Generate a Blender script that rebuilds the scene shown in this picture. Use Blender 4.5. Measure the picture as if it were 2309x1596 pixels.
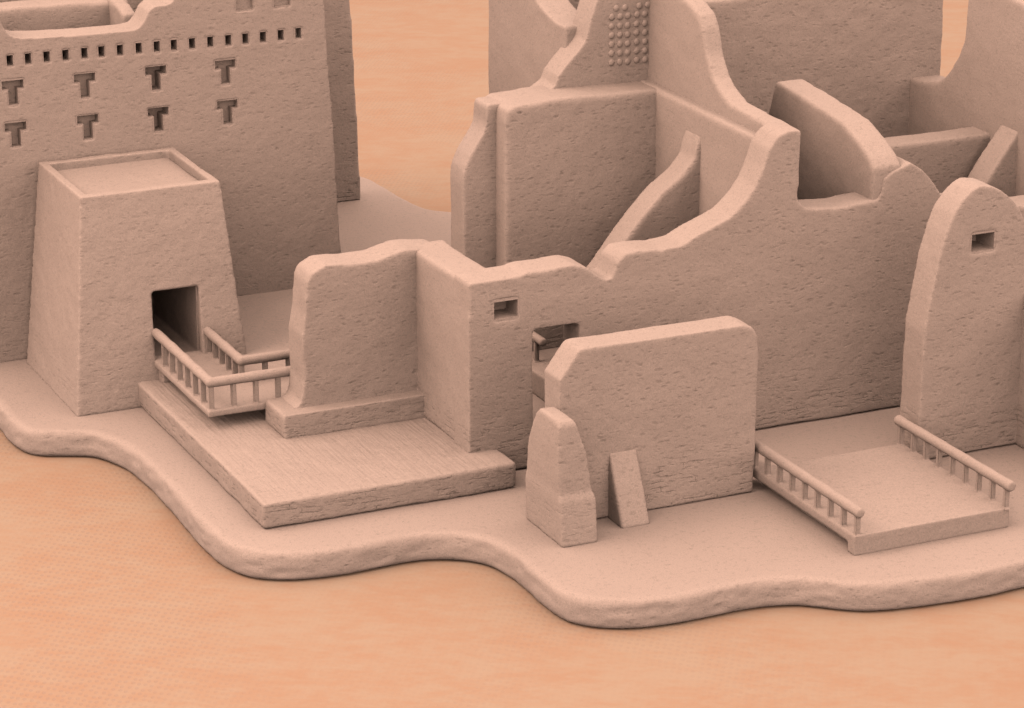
import bpy, bmesh, math, random
from mathutils import Vector, Matrix
from mathutils.geometry import tessellate_polygon
random.seed(7)
for o in list(bpy.data.objects): bpy.data.objects.remove(o)
S = bpy.context.scene; COL = S.collection
R = math.radians

# ------------------------------------------------------------------ camera, light, exposure
cam = bpy.data.cameras.new('camera'); co = bpy.data.objects.new('camera', cam); COL.objects.link(co)
cam.sensor_width = 36; cam.lens = 36*6734.38/2308; cam.clip_start = .5; cam.clip_end = 400
co.location = (-12.2, -26.5, 10.0); co.rotation_euler = (R(90-18.9023), 0, R(-24.7365))
S.camera = co
S.render.resolution_x = 1024; S.render.resolution_y = 708
W = bpy.data.worlds.new('World'); S.world = W; W.use_nodes = True
wb = W.node_tree.nodes['Background']; wb.inputs[0].default_value = (1.0, 1.0, .99, 1); wb.inputs[1].default_value = 1.0
def area(name, loc, target, size, power, col):
    l = bpy.data.lights.new(name, 'AREA'); l.shape = 'DISK'; l.size = size; l.energy = power; l.color = col
    o = bpy.data.objects.new(name, l); COL.objects.link(o); o.location = loc
    o.rotation_euler = (Vector(target)-Vector(loc)).to_track_quat('-Z', 'Y').to_euler(); return o
area('softbox_lamp', (-25, 0, 27), (0, -1, 0), 24, 3600, (1, .95, .9))
area('front_fill', (-6, -34, 12), (1, -1, 1), 26, 600, (1, 1, 1))  # added fill light that lifts the front-facing walls, not a lamp of the place
S.view_settings.view_transform = 'Standard'; S.view_settings.look = 'None'
S.view_settings.exposure = 0.0; S.view_settings.gamma = 1
S.render.engine = 'CYCLES'; S.cycles.diffuse_bounces = 0

# ------------------------------------------------------------------ materials
def nt(name):
    m = bpy.data.materials.new(name); m.use_nodes = True; n = m.node_tree
    return m, n, n.nodes['Principled BSDF']
class N:
    def __init__(s, n): s.n = n
    def __call__(s, t, ins={}, **kw):
        d = s.n.nodes.new(t)
        for k, v in kw.items(): setattr(d, k, v)
        for k, v in ins.items():
            if isinstance(v, bpy.types.NodeSocket): s.n.links.new(v, d.inputs[k])
            else: d.inputs[k].default_value = v
        return d
    def math(s, op, a, b=0.0, c=None, clamp=False):
        i = {0: a, 1: b}
        if c is not None: i[2] = c
        return s('ShaderNodeMath', i, operation=op, use_clamp=clamp).outputs[0]
    def ramp(s, v, a, b):
        return s('ShaderNodeMapRange', {0: v, 1: a, 2: b, 3: 0.0, 4: 1.0}, interpolation_type='SMOOTHSTEP').outputs[0]

def clay(name, bricks=1.0, streaks=0.0, marks=1.0, col=(.765, .462, .342), tint=0.0):
    m, nn, b = nt(name); n = N(nn)
    geo = n('ShaderNodeNewGeometry'); P = geo.outputs['Position']; NR = geo.outputs['Normal']
    sep = n('ShaderNodeSeparateXYZ', {0: P}); z = sep.outputs[2]
    warp = n('ShaderNodeTexNoise', {'Vector': P, 'Scale': 3.0, 'Detail': 2.0})
    wv = n('ShaderNodeVectorMath', {0: warp.outputs['Color'], 1: (.10, .10, .10)}, operation='MULTIPLY').outputs[0]
    PW = n('ShaderNodeVectorMath', {0: P, 1: wv}, operation='ADD').outputs[0]
    h = None
    def add(a, c):
        return c if a is None else n.math('ADD', a, c)
    colm = None
    marks *= .75
    for (rot, sc, th, amt) in (((0, .4, .2), (9, 9, 20), .76, .8), ((.2, -.5, .1), (12, 12, 24), .74, .7), ((0, 1.0, .4), (12, 12, 28), .78, .7), ((.3, .15, .9), (16, 16, 34), .70, .5)):
        mp = n('ShaderNodeMapping', {0: PW, 2: rot, 3: sc})
        v = n('ShaderNodeTexVoronoi', {'Vector': mp.outputs[0], 'Scale': 1.0, 'Randomness': 1.0}, feature='F1')
        d = n.math('SUBTRACT', 1.0, n.ramp(v.outputs['Distance'], .10, .42))
        pick = n.ramp(n('ShaderNodeSeparateColor', {0: v.outputs['Color']}).outputs[0], th, th+.12)
        h = add(h, n.math('MULTIPLY', n.math('MULTIPLY', d, pick), -amt*marks))
    mk = n.math('MULTIPLY', h, -1.0)
    for (rot, sc, amt) in (((.1, .5, .2), (10, 10, 15), .45), ((0, -.6, .5), (17, 17, 26), .2)):
        mp = n('ShaderNodeMapping', {0: PW, 2: rot, 3: sc})
        v = n('ShaderNodeTexVoronoi', {'Vector': mp.outputs[0], 'Scale': 1.0, 'Randomness': 1.0}, feature='F1')
        h = add(h, n.math('MULTIPLY', v.outputs['Distance'], amt*(.35+.65*marks)))
    ny = n.math('ABSOLUTE', n('ShaderNodeSeparateXYZ', {0: NR}).outputs[1])
    fr = n.math('MULTIPLY_ADD', n.ramp(ny, .35, .8), .85, .15)
    h = n.math('MULTIPLY', h, fr); mk = n.math('MULTIPLY', mk, fr)
    fine = n('ShaderNodeTexNoise', {'Vector': P, 'Scale': 30.0, 'Detail': 5.0, 'Roughness': .6})
    h = add(h, n.math('MULTIPLY', fine.outputs[0], .9))
    if bricks:
        u = n.math('ADD', sep.outputs[0], sep.outputs[1])
        cv = n('ShaderNodeCombineXYZ', {0: n.math('ADD', u, n.math('MULTIPLY', warp.outputs[0], .18)), 1: n.math('ADD', z, n.math('MULTIPLY_ADD', warp.outputs[0], .05, n.math('MULTIPLY', fine.outputs[0], .035))), 2: 0.0})
        br = n('ShaderNodeTexBrick', {'Vector': cv.outputs[0], 'Scale': 1.0, 'Mortar Size': .007, 'Mortar Smooth': .6, 'Brick Width': .24, 'Row Height': .050})
        jn = n('ShaderNodeTexNoise', {'Vector': n('ShaderNodeMapping', {0: P, 3: (1.0, 1.0, 3.0)}).outputs[0], 'Scale': 9.0, 'Detail': 2.0})
        pn = n('ShaderNodeTexNoise', {'Vector': n('ShaderNodeMapping', {0: P, 3: (1.0, 1.0, 2.4)}).outputs[0], 'Scale': 4.5, 'Detail': 4.0, 'Roughness': .65})
        band = n('ShaderNodeMapRange', {0: z, 1: .62, 2: .30, 3: 0.0, 4: 1.0}).outputs[0]
        mask = n.math('MULTIPLY', n.ramp(pn.outputs[0], .48, .60), band)
        nz = n('ShaderNodeSeparateXYZ', {0: NR}).outputs[2]
        mask = n.math('MULTIPLY', mask, n.math('SUBTRACT', 1.0, n.ramp(nz, .3, .6)))
        jf = n.math('MULTIPLY', br.outputs['Fac'], n.ramp(jn.outputs[0], .38, .52))
        h = add(h, n.math('MULTIPLY', n.math('MULTIPLY', jf, mask), -1.9*bricks))
        h = add(h, n.math('MULTIPLY', mask, -.5*bricks))
        mk = n.math('ADD', mk, n.math('MULTIPLY', n.math('MULTIPLY', jf, mask), 1.1*bricks))
    if streaks:
        sk = n('ShaderNodeTexNoise', {'Vector': n('ShaderNodeMapping', {0: P, 3: (26, 1.6, 1)}).outputs[0], 'Scale': 1.0, 'Detail': 3.0})
        tz = n.ramp(n('ShaderNodeSeparateXYZ', {0: NR}).outputs[2], .6, .9)
        h = add(h, n.math('MULTIPLY', n.math('MULTIPLY', sk.outputs[0], tz), 2.2*streaks))
    bump = n('ShaderNodeBump', {'Strength': .42, 'Distance': .012, 'Height': h})
    gr = n('ShaderNodeTexNoise', {'Vector': P, 'Scale': 95.0, 'Detail': 1.0})
    big = n('ShaderNodeTexNoise', {'Vector': P, 'Scale': 1.3, 'Detail': 3.0})
    f = n.math('ADD', n.math('MULTIPLY_ADD', gr.outputs[0], .44, .79), n.math('MULTIPLY_ADD', big.outputs[0], .10, -.05))
    sp = n('ShaderNodeTexNoise', {'Vector': n('ShaderNodeMapping', {0: PW, 2: (.1, .35, 0), 3: (1, 1, 1.9)}).outputs[0], 'Scale': 22.0, 'Detail': 5.0, 'Roughness': .8})
    f = n.math('SUBTRACT', f, n.math('MULTIPLY', n.ramp(sp.outputs[0], .52, .68), .19))
    f = n.math('SUBTRACT', f, n.math('MULTIPLY', mk, .27))
    c = n('ShaderNodeVectorMath', {0: col, 'Scale': f}, operation='SCALE').outputs[0]
    nn.links.new(c, b.inputs['Base Color']); nn.links.new(bump.outputs[0], b.inputs['Normal'])
    b.inputs['Roughness'].default_value = .95; b.inputs['Specular IOR Level'].default_value = .12
    return m
M_WALL = clay('mud_plaster')
M_PLAIN = clay('smooth_mud_plaster', bricks=.25, marks=.8)
M_FLOOR = clay('mud_floor', bricks=0, marks=.35)
M_PLAT = clay('combed_mud_platform', streaks=1.0)
M_RAIL = clay('cast_railing', bricks=0, marks=.0)
M_BASE = clay('cast_base', bricks=0, marks=.8)

def sand():
    m, nn, b = nt('orange_woven_sand'); n = N(nn)
    P = n('ShaderNodeNewGeometry').outputs['Position']
    mp = n('ShaderNodeMapping', {0: P, 2: (0, 0, .43)}).outputs[0]
    st = n('ShaderNodeMapping', {0: mp, 3: (.6, 1.0, 1)}).outputs[0]
    a = n('ShaderNodeTexNoise', {'Vector': st, 'Scale': 1.7, 'Detail': 8.0, 'Roughness': .7, 'Distortion': .2}).outputs[0]
    a2 = n('ShaderNodeTexNoise', {'Vector': n('ShaderNodeMapping', {0: mp, 3: (2.6, 5.0, 1)}).outputs[0], 'Scale': 2.2, 'Detail': 4.0, 'Roughness': .6}).outputs[0]
    t = n.math('ADD', n.math('MULTIPLY', a, .65), n.math('MULTIPLY', a2, .35))
    mix = n('ShaderNodeMix', {0: n.ramp(t, .36, .64), 6: (.71, .345, .200, 1), 7: (.715, .398, .248, 1)}, data_type='RGBA')
    v = n('ShaderNodeTexVoronoi', {'Vector': n('ShaderNodeMapping', {0: mp, 2: (0, 0, .25), 3: (17.5, 11.5, 1)}).outputs[0], 'Scale': 1.0, 'Randomness': .28}, feature='F1', voronoi_dimensions='2D')
    dot = n.math('SUBTRACT', 1.0, n.ramp(v.outputs['Distance'], .20, .36))
    sx = n('ShaderNodeSeparateXYZ', {0: P}); wear = n.math('MULTIPLY_ADD', sx.outputs[1], -.35, sx.outputs[0])   # the printed weave is worn away towards the front right
    am = n('ShaderNodeTexNoise', {'Vector': mp, 'Scale': .35, 'Detail': 2.0}).outputs[0]
    dot = n.math('MULTIPLY', dot, n.math('MULTIPLY', n.math('MULTIPLY_ADD', n.ramp(am, .40, .58), .8, .2), n.math('SUBTRACT', 1.15, n.ramp(wear, -1.5, 3.0))))
    mix2 = n('ShaderNodeMix', {0: n.math('MULTIPLY', dot, .30), 6: mix.outputs[2], 7: (.56, .31, .22, 1)}, data_type='RGBA')
    nn.links.new(mix2.outputs[2], b.inputs['Base Color'])
    bump = n('ShaderNodeBump', {'Strength': .25, 'Distance': .01, 'Height': n.math('SUBTRACT', a2, dot)})
    nn.links.new(bump.outputs[0], b.inputs['Normal'])
    b.inputs['Roughness'].default_value = .95; b.inputs['Specular IOR Level'].default_value = .05
    return m
M_SAND = sand()

# ------------------------------------------------------------------ shape helpers
CL = bpy.data.textures.new('lumps', 'CLOUDS'); CL.noise_scale = .16; CL.noise_depth = 3
CL2 = bpy.data.textures.new('waves', 'CLOUDS'); CL2.noise_scale = .55; CL2.noise_depth = 1
class MB:
    """collects closed solids; build() makes ONE object, its pieces fused and softened like hand-smoothed mud"""
    def __init__(s): s.bm = bmesh.new()
    def prism(s, outer, holes=(), f=lambda u, v, w: (u, w, v), w0=0, w1=1):
        loops = [list(outer)]+[list(h) for h in holes]
        flat = [p for l in loops for p in l]
        tris = tessellate_polygon([[Vector((p[0], p[1], 0)) for p in l] for l in loops])
        A = [s.bm.verts.new(f(p[0], p[1], w0)) for p in flat]; B = [s.bm.verts.new(f(p[0], p[1], w1)) for p in flat]
        fs = []
        for t in tris:
            try: fs.append(s.bm.faces.new([A[i] for i in t])); fs.append(s.bm.faces.new([B[i] for i in reversed(t)]))
            except ValueError: pass
        k = 0
        for l in loops:
            m = len(l)
            for i in range(m):
                a, b = k+i, k+(i+1) % m
                fs.append(s.bm.faces.new([A[a], A[b], B[b], B[a]]))
            k += m
        bmesh.ops.recalc_face_normals(s.bm, faces=fs)
        return s
    def fy(s, prof, y, t, holes=()):            # front-facing wall: profile in (x, z), front at y, thickness t
        return s.prism(prof, holes, lambda u, v, w: (u, w, v), y, y+t)
    def fx(s, prof, x, t):                      # side-facing wall: profile in (y, z), left face at x
        return s.prism(prof, (), lambda u, v, w: (w, u, v), x, x+t)
    def box(s, x0, x1, y0, y1, z0, z1):
        return s.fy([(x0, z0), (x0, z1), (x1, z1), (x1, z0)], y0, y1-y0)
    def loft(s, secs):                          # sections (z, x0, x1, y0, y1)
        rings = [[s.bm.verts.new(p) for p in ((x0, y0, z), (x1, y0, z), (x1, y1, z), (x0, y1, z))] for z, x0, x1, y0, y1 in secs]
        fs = [s.bm.faces.new(rings[0]), s.bm.faces.new(rings[-1])]
        for a, b in zip(rings, rings[1:]):
            for i in range(4): fs.append(s.bm.faces.new([a[i], a[(i+1) % 4], b[(i+1) % 4], b[i]]))
        bmesh.ops.recalc_face_normals(s.bm, faces=fs); return s
    def shear(s, k): 
        for v in s.bm.verts: v.co.y += k*v.co.z
        return s
    def build(s, name, mat, parent, vox=.022, it=8, lump=.009, label=None, wave=.02):
        me = bpy.data.meshes.new(name); 
        org = parent.location if parent else Vector((0, 0, 0))
        for v in s.bm.verts: v.co -= org
        s.bm.to_mesh(me); s.bm.free(); me.materials.append(mat)
        o = bpy.data.objects.new(name, me); COL.objects.link(o); o.parent = parent
        if vox:
            r = o.modifiers.new('fuse', 'REMESH'); r.mode = 'VOXEL'; r.voxel_size = vox; r.use_smooth_shade = True
            q = o.modifiers.new('soften', 'SMOOTH'); q.factor = .5; q.iterations = it
            for tx, st in ((CL2, wave), (CL, lump)):
                if st:
                    d = o.modifiers.new('lumps', 'DISPLACE'); d.texture = tx; d.strength = st; d.mid_level = .5; d.texture_coords = 'GLOBAL'
        if label: o['label'] = label
        return o
def thing(name, loc, label, cat, group=None):
    o = bpy.data.objects.new(name, None); COL.objects.link(o); o.location = loc; o.empty_display_size = .2
    o['label'] = label; o['category'] = cat
    if group: o['group'] = group
    bpy.context.view_layer.update(); return o
def grow(poly, d):
    n = len(poly); a2 = sum(poly[i][0]*poly[(i+1) % n][1]-poly[(i+1) % n][0]*poly[i][1] for i in range(n)); sg = 1 if a2 > 0 else -1; out = []
    for i in range(n):
        p, q, t = (Vector(poly[j % n]) for j in (i-1, i, i+1))
        e1 = (q-p).normalized(); e2 = (t-q).normalized(); n1 = Vector((e1.y, -e1.x))*sg; n2 = Vector((e2.y, -e2.x))*sg
        m = (n1+n2)/(1+n1.dot(n2)); out.append((q.x+m.x*d, q.y+m.y*d))
    return out
def tray(name, shape, y, depth, parent, mat=M_WALL, wall=.028, lab=None):
    """lining of an opening: a thin-walled pan of the opening's outline, its back panel at the depth given"""
    big = grow(shape, wall)
    b = MB(); b.fy(big, y+.005, depth-.005, [shape]); b.fy(big, y+depth+.001, .03)
    return b.build(name, mat, parent, vox=0, label=lab)
def rect(x0, x1, z0, z1): return [(x0, z0), (x0, z1), (x1, z1), (x1, z0)]
def copy_to(src, parent, dloc):
    c = src.copy(); COL.objects.link(c); c.parent = parent; c.location = src.location+Vector(dloc); return c

# ------------------------------------------------------------------ setting: sand and the cast base
me = bpy.data.meshes.new('sand_ground'); bm = bmesh.new()
vs = [bm.verts.new(p) for p in ((-70, -60, -.27), (90, -60, -.27), (90, 110, -.27), (-70, 110, -.27))]; bm.faces.new(vs)
bm.to_mesh(me); bm.free(); me.materials.append(M_SAND)
g = bpy.data.objects.new('sand_ground', me); COL.objects.link(g); g['kind'] = 'structure'

SLABF = [(-5.386, 1.102), (-5.225, 0.706), (-5.233, 0.327), (-5.181, -0.005), (-5.068, -0.163), (-4.858, -0.272), (-4.624, -0.406), (-4.496, -0.662), (-4.426, -0.926), (-4.386, -1.474), (-4.392, -2.2), (-4.414, -2.943), (-4.387, -3.456), (-4.287, -3.751), (-4.108, -3.931), (-3.824, -4.05), (-3.47, -4.096), (-3.129, -4.079), (-2.792, -4.081), (-2.567, -4.151), (-2.37, -4.286), (-2.25, -4.495), (-2.197, -4.843), (-2.205, -5.312), (-2.185, -5.709), (-2.083, -5.926), (-1.909, -6.076), (-1.67, -6.177), (-1.32, -6.228), (-0.938, -6.223), (-0.598, -6.227), (-0.292, -6.297), (-0.105, -6.424), (0.066, -6.574), (0.262, -6.685), (0.603, -6.771), (1.016, -6.817), (1.364, -6.832), (1.731, -6.812), (2.058, -6.814)]
back = [(2.6, -6.80), (3.4, -6.85), (4.5, -6.9), (7.5, -6.6), (9.2, -5.0), (9.6, -2.0), (8.6, .8), (6.5, 2.6), (4.2, 3.7), (2.6, 4.45), (1.9, 4.9), (1.55, 5.2), (1.37, 5.44), (1.30, 5.98), (1.28, 6.49), (1.2, 7.13), (.7, 7.9), (-1.0, 8.6), (-4.0, 8.9), (-7.0, 8.2), (-7.8, 5.5), (-7.0, 3.2), (-5.6, 1.9)]
def smooth_closed(pts, step=.035):
    P = [Vector((p[0], p[1])) for p in pts]; n = len(P); out = []
    for i in range(n):
        p0, p1, p2, p3 = P[i-1], P[i], P[(i+1) % n], P[(i+2) % n]
        k = max(2, int((p2-p1).length/step))
        for j in range(k):
            t = j/k
            out.append(.5*((2*p1)+(p2-p0)*t+(2*p0-5*p1+4*p2-p3)*t*t+(3*p1-p0-3*p2+p3)*t**3))
    return out
def make_base():
    ol = smooth_closed([(-5.26, 1.0)]+SLABF[1:]+back); n = len(ol)
    area2 = sum(ol[i].x*ol[(i+1) % n].y-ol[(i+1) % n].x*ol[i].y for i in range(n))
    sgn = 1 if area2 > 0 else -1
    nor = []
    for i in range(n):
        t = (ol[(i+3) % n]-ol[i-3]).normalized(); nor.append(Vector((t.y, -t.x))*sgn)
    prof = [(-.264, .04), (-.245, .008), (-.22, 0), (-.195, 0), (-.17, 0), (-.145, 0), (-.12, .002), (-.095, .006), (-.068, .008), (-.042, .014), (-.022, .025), (-.010, .042), (-.003, .065), (0, .10)]
    from mathutils import noise
    bm = bmesh.new(); rings = []
    for k, (z, ins) in enumerate(prof):
        ring = []
        for i in range(n):
            q = ol[i]-nor[i]*ins; e = 0
            if 0 < k < 11:
                s2 = noise.noise(Vector((q.x*5, q.y*5, z*14)))
                vo = noise.voronoi(Vector((q.x*5+q.y*2, q.y*5-q.x*2+z*4, z*11)))[0]; e = .009*s2+.026*(vo[0]-.35)*(1 if vo[0] < .5 else .4)
            ring.append(bm.verts.new((q.x+nor[i].x*e, q.y+nor[i].y*e, z+(e*.4 if 0 < k < 11 else 0))))
        rings.append(ring)
    for a, b in zip(rings, rings[1:]):
        for i in range(n): bm.faces.new([a[i], a[(i+1) % n], b[(i+1) % n], b[i]])
    bm.faces.new(rings[-1]); bm.faces.new(list(reversed(rings[0])))
    bmesh.ops.recalc_face_normals(bm, faces=bm.faces[:])
    for f in bm.faces: f.smooth = len(f.verts) == 4
    me = bpy.data.meshes.new('base_slab'); bm.to_mesh(me); bm.free(); me.materials.append(M_BASE)
    o = bpy.data.objects.new('base_slab', me); COL.objects.link(o)
    o['label'] = 'wavy-edged pinkish cast base slab lying on the orange sand, carrying all the ruins'; o['category'] = 'base'
make_base()

# ------------------------------------------------------------------ tall building with T windows (left)
hb = thing('mud_brick_building', (-3.0, 1.97, 0), 'tall left building with rows of T-shaped windows and a line of small beam holes', 'building')
def tshape(x, z, w=.222, h=.25, bar=.088, s0=.062, s1=.160):
    return [(x, z), (x+w, z), (x+w, z-bar), (x+s1, z-bar), (x+s1, z-h), (x+s0, z-h), (x+s0, z-bar), (x, z-bar)]
TEES = [(-4.559, 2.932), (-3.816, 2.928), (-3.066, 2.928), (-2.319, 2.918), (-4.553, 2.5), (-3.804, 2.496), (-3.057, 2.496), (-2.31, 2.493)]
BEAMS = [(-4.615, 3.138), (-4.428, 3.139), (-4.237, 3.14), (-4.042, 3.137), (-3.846, 3.138), (-3.669, 3.137), (-3.474, 3.133), (-3.276, 3.134), (-3.085, 3.132), (-2.904, 3.131), (-2.709, 3.128), (-2.513, 3.126), (-2.319, 3.124), (-2.133, 3.123), (-1.941, 3.122), (-1.746, 3.123), (-1.553, 3.126)]
tees = [tshape(x-.115, z) for x, z in TEES]
beams = [rect(x+.004, x+.070, z-.056, z+.052) for x, z in BEAMS]
sqs = [rect(-2.185, -2.005, 3.425, 3.66), rect(-1.775, -1.6, 3.425, 3.66)]
f = MB(); f.fy([(-5.34, -0.01), (-5.34, 3.994), (-4.904, 3.911), (-4.694, 3.671), (-4.633, 3.487), (-4.592, 3.411), (-4.531, 3.374), (-4.442, 3.352), (-4.215, 3.339), (-3.758, 3.323), (-3.526, 3.319), (-3.34, 3.32), (-3.232, 3.337), (-3.173, 3.404), (-3.122, 3.5), (-3.059, 3.549), (-2.97, 3.55), (-2.885, 3.56), (-2.811, 3.636), (-2.663, 3.805), (-2.424, 3.875), (-1.239, 3.82), (-1.201, 2.835), (-1.155, 2.211), (-1.094, 0.745), (-0.93, -0.01)], 1.97, .36, [grow(q, .010) for q in tees+beams+sqs])
f.build('wall', M_PLAIN, hb, vox=.014, it=3, label='front wall pierced by T-shaped windows, its top edge worn into steps', lump=.008, wave=.012)
for i, t in enumerate(tees): tray('window', t, 1.97, .12 if i not in (2, 6) else .20, hb)
for t in beams: tray('beam_hole', t, 1.97, .30, hb)
for t in sqs: tray('niche', t, 1.97, .06, hb)
INN = [(-4.749, 3.398), (-4.377, 3.433), (-4.097, 3.435), (-3.517, 3.424), (-3.255, 3.41)]
b = MB(); b.fy([(-5.4, 0)]+[(-5.4, INN[0][1])]+INN+[(-3.0, 3.40), (-2.95, 0)], 3.0, .36); b.build('wall', M_WALL, hb, label='low inner cross wall behind the front wall', vox=.03)
ST = [(-3.219, 3.352), (-3.075, 3.38)]
b = MB(); b.fx([(2.55, 0), (2.55, 3.355), (2.75, 3.42), (3.1, 3.44), (3.1, 0)], ST[0][0], .155); b.build('wall', M_WALL, hb, label='short pier end of the inner wall', vox=.022)
b = MB(); b.fy([(-5.4, 0), (-5.4, 4.4), (-1.3, 4.4), (-1.2, 0)], 4.2, .36); b.build('wall', M_WALL, hb, label='rear wall in shade', vox=.04)
b = MB(); b.fx([(2.1, 0), (2.1, 3.7), (6.2, 3.6), (6.2, 0)], -1.56, .34); b.build('wall', M_WALL, hb, label='right side wall', vox=.04)
b = MB(); b.fy([(-1.5, 0), (-1.5, 3.4), (.53, 3.4), (.60, 2.81), (.68, 2.48), (.715, 1.83), (.752, .84), (.78, 0)], 6.05, .36); b.build('wall', M_WALL, hb, label='wing wall set far back on the right with a leaning edge', vox=.026, it=4, lump=.008)

# ------------------------------------------------------------------ gate tower
tw = thing('gate_tower', (-3.7, .9, 0), 'squat tower with sloping walls, sunken flat roof and a dark doorway', 'tower')
k = .35/2.1
b = MB(); b.fy([(-4.615, -.01), (-4.377, 2.1), (-2.955, 2.1), (-2.80, -.01)], .07, .11, [[(-3.775, .37), (-3.748, 1.105), (-3.27, 1.105), (-3.285, .37)]]); b.shear(k)
b.prism([(-4.615, -.01), (-4.377, 2.1), (-4.29, 2.1), (-4.40, -.01)], (), lambda u, v, w: (u, w+(k*v if w < .5 else 0), v), .07, 1.84)
b.prism([(-3.03, -.01), (-3.035, 2.1), (-2.955, 2.1), (-2.80, -.01)], (), lambda u, v, w: (u, w+(k*v if w < .5 else 0), v), .07, 1.84)
b.fy([(-4.615, -.01), (-4.377, 2.1), (-2.955, 2.1), (-2.80, -.01)], 1.76, .10)
b.box(-4.35, -3.0, .44, 1.8, 1.105, 1.90)
b.box(-4.4, -2.98, .25, 1.8, .10, .37)
b.box(-4.40, -3.775, .36, 1.8, .1, 1.3)
b.box(-3.27, -2.98, .36, 1.8, .1, 1.3)
b.box(-3.9, -3.1, .36, .6, 1.105, 1.3)
b.box(-3.86, -3.775, .31, .5, .2, 1.19)
b.box(-3.27, -3.19, .31, .5, .2, 1.19)
b.box(-3.86, -3.19, .31, .5, 1.105, 1.2)
b.build('wall', M_PLAIN, tw, vox=.016, it=4, lump=.012, wave=.012)
b = MB(); b.box(-4.32, -3.02, .48, 1.80, 1.86, 2.02); b.build('roof', M_FLOOR, tw, vox=.03, it=3, lump=.01, wave=.01)
b = MB(); b.fy(rect(-3.80, -3.24, .34, 1.14), .30, .012, [rect(-3.76, -3.285, .36, 1.105)]); b.shear(0); b.build('doorway', M_WALL, tw, vox=0)
# ------------------------------------------------------------------ brick platform and raised floor
pf = thing('brick_platform', (-2.75, -1.7, 0), 'low flat brick platform in front of the short wall and under the railed walkway', 'platform')
b = MB(); b.box(-3.975, -1.53, -3.43, .35, .005, .25); b.build('platform_body', M_PLAT, pf, vox=.02, it=6, lump=.014)
te = thing('raised_floor', (-2.2, .6, 0), 'raised terrace floor between the tower and the short wall', 'terrace')
b = MB(); b.box(-3.1, -1.25, -.60, 2.0, -.01, .372); b.build('floor', M_FLOOR, te, vox=.03, it=5)

# ------------------------------------------------------------------ main ruin
ru = thing('ruined_building', (0, -2, 0), 'large roofless ruin of broken walls in the middle, with jagged curving wall tops', 'ruin')
b = MB(); b.fy([(-3.02, .26), (-3.13, .43), (-3.0, .53), (-2.965, .73), (-2.975, 1.17), (-2.94, 1.40), (-2.915, 1.68), (-2.87, 1.77), (-2.72, 1.84), (-2.44, 1.815), (-2.21, 1.815), (-2.08, 1.85), (-1.92, 1.885), (-1.78, 1.87), (-1.56, 1.845), (-1.56, .26)], -1.825, .38)
b.build('wall', M_WALL, ru, label='short front wall rising behind a low plinth')
b = MB(); b.fy([(-3.235, .24), (-3.235, .48), (-1.7, .48), (-1.7, .24)], -1.98, .52); b.build('plinth', M_WALL, ru, vox=.02, it=6)
b = MB(); b.fx([(-1.6, .24), (-1.6, 1.87), (-1.87, 1.86), (-2.2, 1.86), (-2.74, 1.87), (-2.74, .24)], -1.82, .38); b.build('wall', M_WALL, ru, label='side wall joining short wall and long wall')
MAIN = [(-1.819, 1.878), (-1.691, 1.892), (-1.499, 1.89), (-1.322, 1.894), (-1.224, 1.918), (-1.013, 1.918), (-0.768, 1.925), (-0.652, 1.887), (-0.536, 1.802), (-0.436, 1.74), (-0.386, 1.743), (-0.345, 1.816), (-0.313, 1.905), (-0.239, 1.966), (-0.105, 1.978), (0.12, 1.957), (0.356, 1.974), (0.49, 2.043), (0.693, 2.12), (0.863, 2.185), (1.013, 2.324), (1.113, 2.453), (1.193, 2.631), (1.249, 2.796), (1.34, 2.911), (1.442, 2.943), (1.584, 2.938), (1.579, 2.256), (1.661, 2.167), (1.909, 2.141), (2.087, 2.132), (2.317, 2.152), (2.443, 2.156), (2.497, 2.227), (2.505, 2.354), (2.61, 2.421), (2.805, 2.487), (2.935, 2.408), (3.051, 2.29), (3.15, 2.149), (3.199, 2.087), (3.302, 2.05), (4.112, 1.896), (4.682, 1.885)]
b = MB(); b.fy([(-1.825, .004)]+MAIN+[(4.7, .004)], -3.04, .37, [rect(-1.58, -1.32, 1.497, 1.683), rect(-1.172, -.705, .25, 1.355)])
b.fx([(-3.0, 2.6), (-3.0, 2.93), (-2.6, 2.935), (-2.6, 2.6)], 1.40, .20)
b.fx([(-3.0, 2.5), (-3.0, 2.82), (-2.6, 2.81), (-2.6, 2.5)], 1.30, .2)
b.build('wall', M_WALL, ru, vox=.02, it=7, label='long front wall with small window, doorway and a curved peak')
tray('window', rect(-1.568, -1.332, 1.509, 1.671), -3.04, .26, ru)
b = MB(); b.fy([(-1.19, .24), (-1.19, 1.37), (-.685, 1.37), (-.685, .24), (-.709, .24), (-.709, 1.351), (-1.168, 1.351), (-1.168, .24)], -2.99, .26); b.build('doorway', M_WALL, ru, vox=0)
b = MB(); b.fy([(-.36, 0), (-.36, 2.68), (-.34, 2.78), (-.25, 2.815), (.2, 2.84), (.73, 2.83), (1.5, 2.815), (1.5, 0)], -.65, .62); b.build('wall', M_WALL, ru, label='tall plain inner wall with a ledge on top', vox=.024)
b = MB(); b.fy([(-.72, 0), (-.72, 1.85), (-.72, 2.03), (-.70, 2.17), (-.64, 2.30), (-.56, 2.42), (-.49, 2.53), (-.465, 2.60), (-.46, 2.77), (-.43, 2.80), (-.2, 2.80), (-.2, 0)], -.42, .34); b.build('wall', M_WALL, ru, label='narrow wall stub with sloping shoulder beside the tall inner wall')
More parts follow.
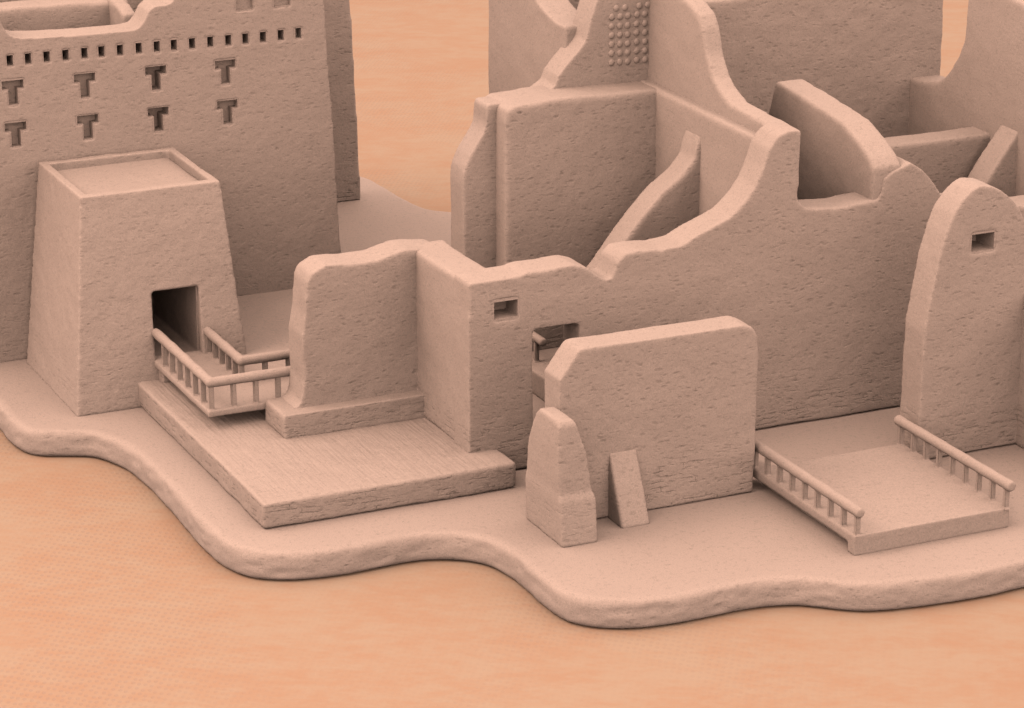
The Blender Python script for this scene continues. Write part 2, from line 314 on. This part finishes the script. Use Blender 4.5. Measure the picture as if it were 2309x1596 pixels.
DOTS = [(1.041, 3.593), (1.138, 3.59), (1.3, 3.595), (1.397, 3.597), (0.992, 3.508), (1.085, 3.505), (1.172, 3.505), (1.277, 3.507), (1.364, 3.507), (1.454, 3.505), (0.99, 3.413), (1.083, 3.41), (1.17, 3.407), (1.272, 3.414), (1.366, 3.408), (1.459, 3.414), (0.992, 3.32), (1.084, 3.317), (1.171, 3.314), (1.273, 3.322), (1.367, 3.316), (1.461, 3.321), (0.993, 3.228), (1.086, 3.224), (1.172, 3.221), (1.275, 3.229), (1.369, 3.222), (1.462, 3.228), (0.994, 3.135), (1.087, 3.131), (1.174, 3.128), (1.276, 3.135), (1.37, 3.129), (1.464, 3.134), (0.995, 3.042), (1.088, 3.038), (1.175, 3.035), (1.278, 3.042), (1.372, 3.036), (1.465, 3.041)]
def ring(x, z, r=.033, n=10): return [(x+r*math.cos(2*math.pi*i/n), z+r*1.1*math.sin(2*math.pi*i/n)) for i in range(n)]
BWP = [(0.0, 2.5)]+[(0.032, 2.721), (0.21, 2.768), (0.37, 2.868), (0.406, 2.963), (0.512, 3.085), (0.637, 3.205), (0.708, 3.297), (0.743, 3.442), (0.795, 3.601), (0.83, 3.696), (0.9, 3.886), (1.097, 4.0), (1.559, 3.993)]+[(1.75, 3.99), (1.75, 2.5)]
b = MB(); b.fy(BWP, -.25, .36); b.build('wall', M_WALL, ru, vox=.0135, it=4, lump=.006, wave=.012, label='upper wall with a panel of small raised studs in rows')
dot0 = None
for x, z in DOTS:
    if dot0 is None:
        b = MB(); bmesh.ops.create_uvsphere(b.bm, u_segments=14, v_segments=9, radius=.034, matrix=Matrix.Diagonal((1, .5, 1.05, 1)))
        for f_ in b.bm.faces: f_.smooth = True
        dot0 = b.build('stud', M_RAIL, None, vox=0); dot0.parent = ru
        q = dot0
    else:
        q = dot0.copy(); COL.objects.link(q); q.parent = ru
    q.location = Vector((x, -.250, z))-ru.location
b = MB(); b.fx([(-.2, 0), (-.2, 2.83), (-1.4, 2.825), (-2.1, 2.815), (-2.8, 2.81), (-2.8, 0)], 1.30, .24); b.build('wall', M_WALL, ru, label='inner side wall with a long ledge', vox=.024)
b = MB(); b.fx([(.1, 2.5), (.1, 4.0), (-.45, 3.92), (-.75, 3.86), (-1.09, 3.775), (-1.29, 3.70), (-1.38, 3.58), (-1.46, 3.35), (-1.62, 3.145), (-1.75, 3.05), (-1.95, 2.97), (-2.3, 2.95), (-2.8, 2.935), (-2.8, 2.5)], 1.41, .20); b.build('wall', M_WALL, ru, label='upper side wall sweeping down in a curve')
b = MB(); b.fy([(.0, 0), (.05, .9)]+[(0.206, 1.26), (0.449, 1.559), (0.675, 1.827), (0.902, 2.054), (1.113, 2.193), (1.235, 2.334), (1.259, 2.446), (1.301, 2.571), (1.372, 2.58)][:-1]+[(1.42, 2.6), (1.42, 0)], -1.6, .34); b.build('wall', M_WALL, ru, label='inner cross wall with a steep diagonal top')
b = MB(); b.fx([(-.90, 0), (-.95, 2.5)]+[(-1.106, 2.9), (-1.5, 2.87), (-2.1, 2.815), (-2.42, 2.775), (-2.76, 2.645), (-2.93, 2.55), (-3.02, 2.465), (-3.02, 0)], 2.4, .32); b.build('wall', M_WALL, ru, label='side wall with straight top dropping towards the front')
b = MB(); b.fy([(2.6, 0), (2.6, 2.17), (3.6, 2.165), (4.95, 2.16), (4.95, 0)], -1.4, .34); b.build('wall', M_WALL, ru, label='low straight cross wall at the back right', vox=.026)
b = MB(); b.fy([(3.3, 0), (3.75, .8)]+[(3.986, 1.166), (4.404, 1.749), (4.601, 2.03), (4.822, 2.331), (4.975, 2.454)][:-1]+[(4.95, 2.42), (4.95, 0)], -1.9, .34); b.build('wall', M_WALL, ru, label='right cross wall with a steep diagonal top')
b = MB(); b.fx([(.3, 0), (.3, 2.40), (-.08, 2.42), (-.40, 2.50), (-.54, 2.60), (-.735, 2.845), (-.82, 3.03), (-.85, 3.46), (-.92, 3.80), (-1.25, 3.80), (-1.5, 3.66), (-1.97, 3.60), (-2.9, 3.52), (-2.9, 0)], 4.8, .40); b.build('wall', M_WALL, ru, label='tall right side wall with a sweeping far end', vox=.026)
b = MB(); b.box(-.30, 1.32, -2.7, -.6, -.01, .25); b.build('floor', M_FLOOR, ru, vox=.03, it=4, label='raised inner floor seen through the doorway')

# ------------------------------------------------------------------ rear things
bw = thing('tall_wall', (3.6, .3, 0), 'tall plain straight wall standing behind the ruin at upper right', 'wall')
b = MB(); b.fy([(1.72, -.01), (1.72, 3.46), (3.4, 3.48), (5.21, 3.5), (5.19, 3.2), (5.20, 2.4), (5.22, -.01)], .17, .36); b.build('wall_body', M_WALL, bw, vox=.024, lump=.016)
rb = thing('rear_ruin', (.8, 1.0, 0), 'pale rear wall with a scooped notch in its top, behind the inner wall', 'ruin')
b = MB(); b.fx([(1.9, -.01), (1.9, 3.8), (1.2, 3.78), (.9, 3.66), (.66, 3.51), (.427, 3.435), (.2, 3.39), (-.0, 3.40), (-.0, -.01)], .6, .36); b.build('wall', M_WALL, rb)
b = MB(); b.fy([(.7, -.01), (.7, 3.9), (2.1, 3.9), (2.1, -.01)], 1.4, .34); b.build('wall', M_WALL, rb, label='shaded rear cross wall', vox=.04)

# ------------------------------------------------------------------ free-standing wall with buttresses
fw = thing('freestanding_wall', (-.6, -4.3, 0), 'free-standing wall slab with cut upper corner, propped by two buttresses at the front', 'wall')
b = MB(); b.fy([(-1.575, .006), (-1.575, 1.37), (-1.5, 1.465), (-1.39, 1.615), (-1.34, 1.632), (-.66, 1.625), (.24, 1.622), (.33, 1.59), (.38, 1.51), (.392, 1.38), (.398, .68), (.385, .006)], -4.43, .32); b.build('wall_body', M_WALL, fw, vox=.018, it=5)
b = MB(); b.loft([(-.01, -1.765, -1.42, -4.895, -4.12), (.40, -1.768, -1.412, -4.845, -4.12), (.47, -1.762, -1.44, -4.815, -4.14), (.78, -1.768, -1.485, -4.81, -4.18), (.98, -1.765, -1.545, -4.80, -4.28), (1.08, -1.755, -1.58, -4.79, -4.34), (1.125, -1.745, -1.60, -4.76, -4.38)]); b.build('buttress', M_PLAIN, fw, vox=.018, it=3, label='large tapering corner buttress')
b = MB(); b.prism([(-4.72, -.01), (-4.43, .62), (-4.3, .62), (-4.3, -.01)], (), lambda u, v, w: (w, u, v), -1.09, -.815); b.build('buttress', M_PLAIN, fw, vox=.016, it=3, lump=.008, label='small sloping buttress')

# ------------------------------------------------------------------ right wall with square window
rw = thing('ruined_wall', (2.7, -4.2, 0), 'tall wall with rounded shoulder and one square window, beside the right walkway', 'wall')
RWP = [(2.13, .006), (2.15, .42), (2.155, .874), (2.165, 1.264), (2.215, 1.6), (2.285, 1.96), (2.35, 2.20), (2.42, 2.375), (2.5, 2.485), (2.6, 2.58), (2.69, 2.618), (2.82, 2.60), (2.935, 2.545), (3.05, 2.455), (3.15, 2.33), (3.22, 2.2), (3.5, 1.9), (3.6, .006)]
b = MB(); b.fy(RWP, -4.4, .36, [rect(2.62, 2.886, 1.977, 2.165)]); b.build('wall_body', M_WALL, rw, vox=.018, it=7)
tray('window', rect(2.631, 2.875, 1.988, 2.154), -4.4, .30, rw)
b = MB(); b.fx([(-4.2, -.01), (-4.2, 1.6), (-5.6, 1.1), (-5.6, -.01)], 3.24, .36); b.build('wall', M_WALL, rw, label='return wall at the right end')

# ------------------------------------------------------------------ railed walkways
def tube(a, b_, r, n=14):
    m = MB(); a = Vector(a); c = Vector(b_); d = (c-a); L = d.length; q = d.to_track_quat('Z', 'Y').to_matrix()
    k = max(2, int(L/.12)); rings = []
    for i in range(k+1):
        t = i/k; rr = r*(1+.05*math.sin(i*2.1+a.x*7)+.03*random.uniform(-1, 1)); p = a+d*t
        if i in (0, k):
            rings.append([m.bm.verts.new(p+q@Vector((rr*.72*math.cos(2*math.pi*j/n), rr*.72*math.sin(2*math.pi*j/n), 0))) for j in range(n)])
            p2 = p+d.normalized()*(.014 if i == 0 else -.014)
            rings.insert(len(rings) if i == 0 else len(rings)-1, [m.bm.verts.new(p2+q@Vector((rr*math.cos(2*math.pi*j/n), rr*math.sin(2*math.pi*j/n), 0))) for j in range(n)])
        else: rings.append([m.bm.verts.new(p+q@Vector((rr*math.cos(2*math.pi*j/n), rr*math.sin(2*math.pi*j/n), 0))) for j in range(n)])
    fs = [m.bm.faces.new(rings[0]), m.bm.faces.new(list(reversed(rings[-1])))]
    for A, B in zip(rings, rings[1:]):
        for j in range(n): fs.append(m.bm.faces.new([A[j], A[(j+1) % n], B[(j+1) % n], B[j]]))
    bmesh.ops.recalc_face_normals(m.bm, faces=fs)
    for f_ in fs[2:]: f_.smooth = True
    return m
def post(h, w=.048):
    m = MB(); m.loft([(0, -w*.75, w*.75, -w*.75, w*.75), (.02, -w*.5, w*.5, -w*.5, w*.5), (h-.03, -w*.5, w*.5, -w*.5, w*.5), (h, -w*.8, w*.8, -w*.8, w*.8)])
    bmesh.ops.bevel(m.bm, geom=[e for e in m.bm.edges if abs((e.verts[0].co-e.verts[1].co).z) > .01], offset=.009, segments=2, affect='EDGES', clamp_overlap=True)
    return m
def railing(parent, pts, zdeck, ztop, posts, r=.049, label=None):
    """pts: handrail run; posts: list of (x, y)"""
    hr = MB(); zc = ztop-r; sm = []
    org = bpy.data.objects.new('railing', None); COL.objects.link(org); org.parent = parent; org.empty_display_size = .1
    if label: org['label'] = label
    for i, (a, c) in enumerate(zip(pts, pts[1:])):
        dd = (Vector(c)-Vector(a)).normalized()*.03
        if i > 0: a = tuple(Vector(a)-dd)
        if i < len(pts)-2: c = tuple(Vector(c)+dd)
        t = tube((a[0], a[1], zc), (c[0], c[1], zc), r); me = bpy.data.meshes.new('tmp'); t.bm.to_mesh(me); hr.bm.from_mesh(me); t.bm.free(); bpy.data.meshes.remove(me)
    for v in hr.bm.verts: v.co -= parent.location
    o = hr.build('handrail', M_RAIL, None, vox=.010, it=3, lump=.004, wave=.0); o.parent = org
    first = None
    for x, y in posts:
        if first is None:
            first = post(zc-zdeck+.012).build('baluster', M_RAIL, None, vox=0); first.parent = org; q = first
        else: q = first.copy(); COL.objects.link(q); q.parent = org
        q.location = Vector((x, y, zdeck-.006))-parent.location
wl = thing('railed_walkway', (-3.5, -.6, 0), 'raised L-shaped walkway with railings leading out of the tower doorway', 'walkway', 'railed walkways')
b = MB(); b.prism([(-3.79, .28), (-3.79, -1.46), (-1.6, -1.46), (-1.6, -.72), (-3.14, -.72), (-3.14, .28)], (), lambda u, v, w: (u, v, w), .372, .44); b.build('deck', M_FLOOR, wl, vox=.014, it=2, lump=.005, wave=.006)
b = MB(); b.box(-3.76, -3.64, -.02, .12, .24, .38); b.build('support', M_WALL, wl, vox=.016, it=2, lump=.004, wave=0)
railing(wl, [(-3.745, .22), (-3.745, -1.42), (-1.85, -1.42)], .44, .755,
        [(-3.745, -1.42+.228*i) for i in range(0, 7)]+[(-3.745+.222*i, -1.42) for i in range(1, 9)], label='outer railing along the front edge')
railing(wl, [(-3.22, .30), (-3.22, -.80), (-1.75, -.80)], .44, .70,
        [(-3.22, -.80+.19*i) for i in range(0, 6)]+[(-3.22+.24*i, -.80) for i in range(1, 6)], label='inner railing')
wr = thing('railed_walkway', (1.2, -5.2, 0), 'wide straight walkway deck with two railings between the free-standing wall and the window wall', 'walkway', 'railed walkways')
b = MB(); b.box(.56, 2.03, -6.10, -4.31, -.005, .185); b.box(.445, .62, -6.10, -4.12, .095, .185); b.box(.445, .60, -6.10, -5.98, -.005, .185); b.build('deck', M_FLOOR, wr, vox=.014, it=3, lump=.006, wave=.006)
railing(wr, [(.485, -6.125), (.485, -4.08)], .183, .445, [(.485, -6.07+.224*i) for i in range(9)], label='left railing')
railing(wr, [(2.0, -6.16), (2.0, -4.26)], .183, .455, [(2.0, -6.08+.218*i) for i in range(9)], label='right railing')
wi = thing('rail_stub', (-.1, -.9, .25), 'short end of handrail seen inside the ruin through its doorway', 'railing')
t = tube((-.16, -.62, .50), (-.16, -1.12, .50), .042)
t.build('handrail', M_RAIL, wi, vox=.012, it=2, lump=.004, wave=0)
q = post(.24).build('baluster', M_RAIL, None, vox=0); q.parent = wi; q.location = Vector((-.16, -.95, .245))-wi.location
bpy.context.view_layer.update()
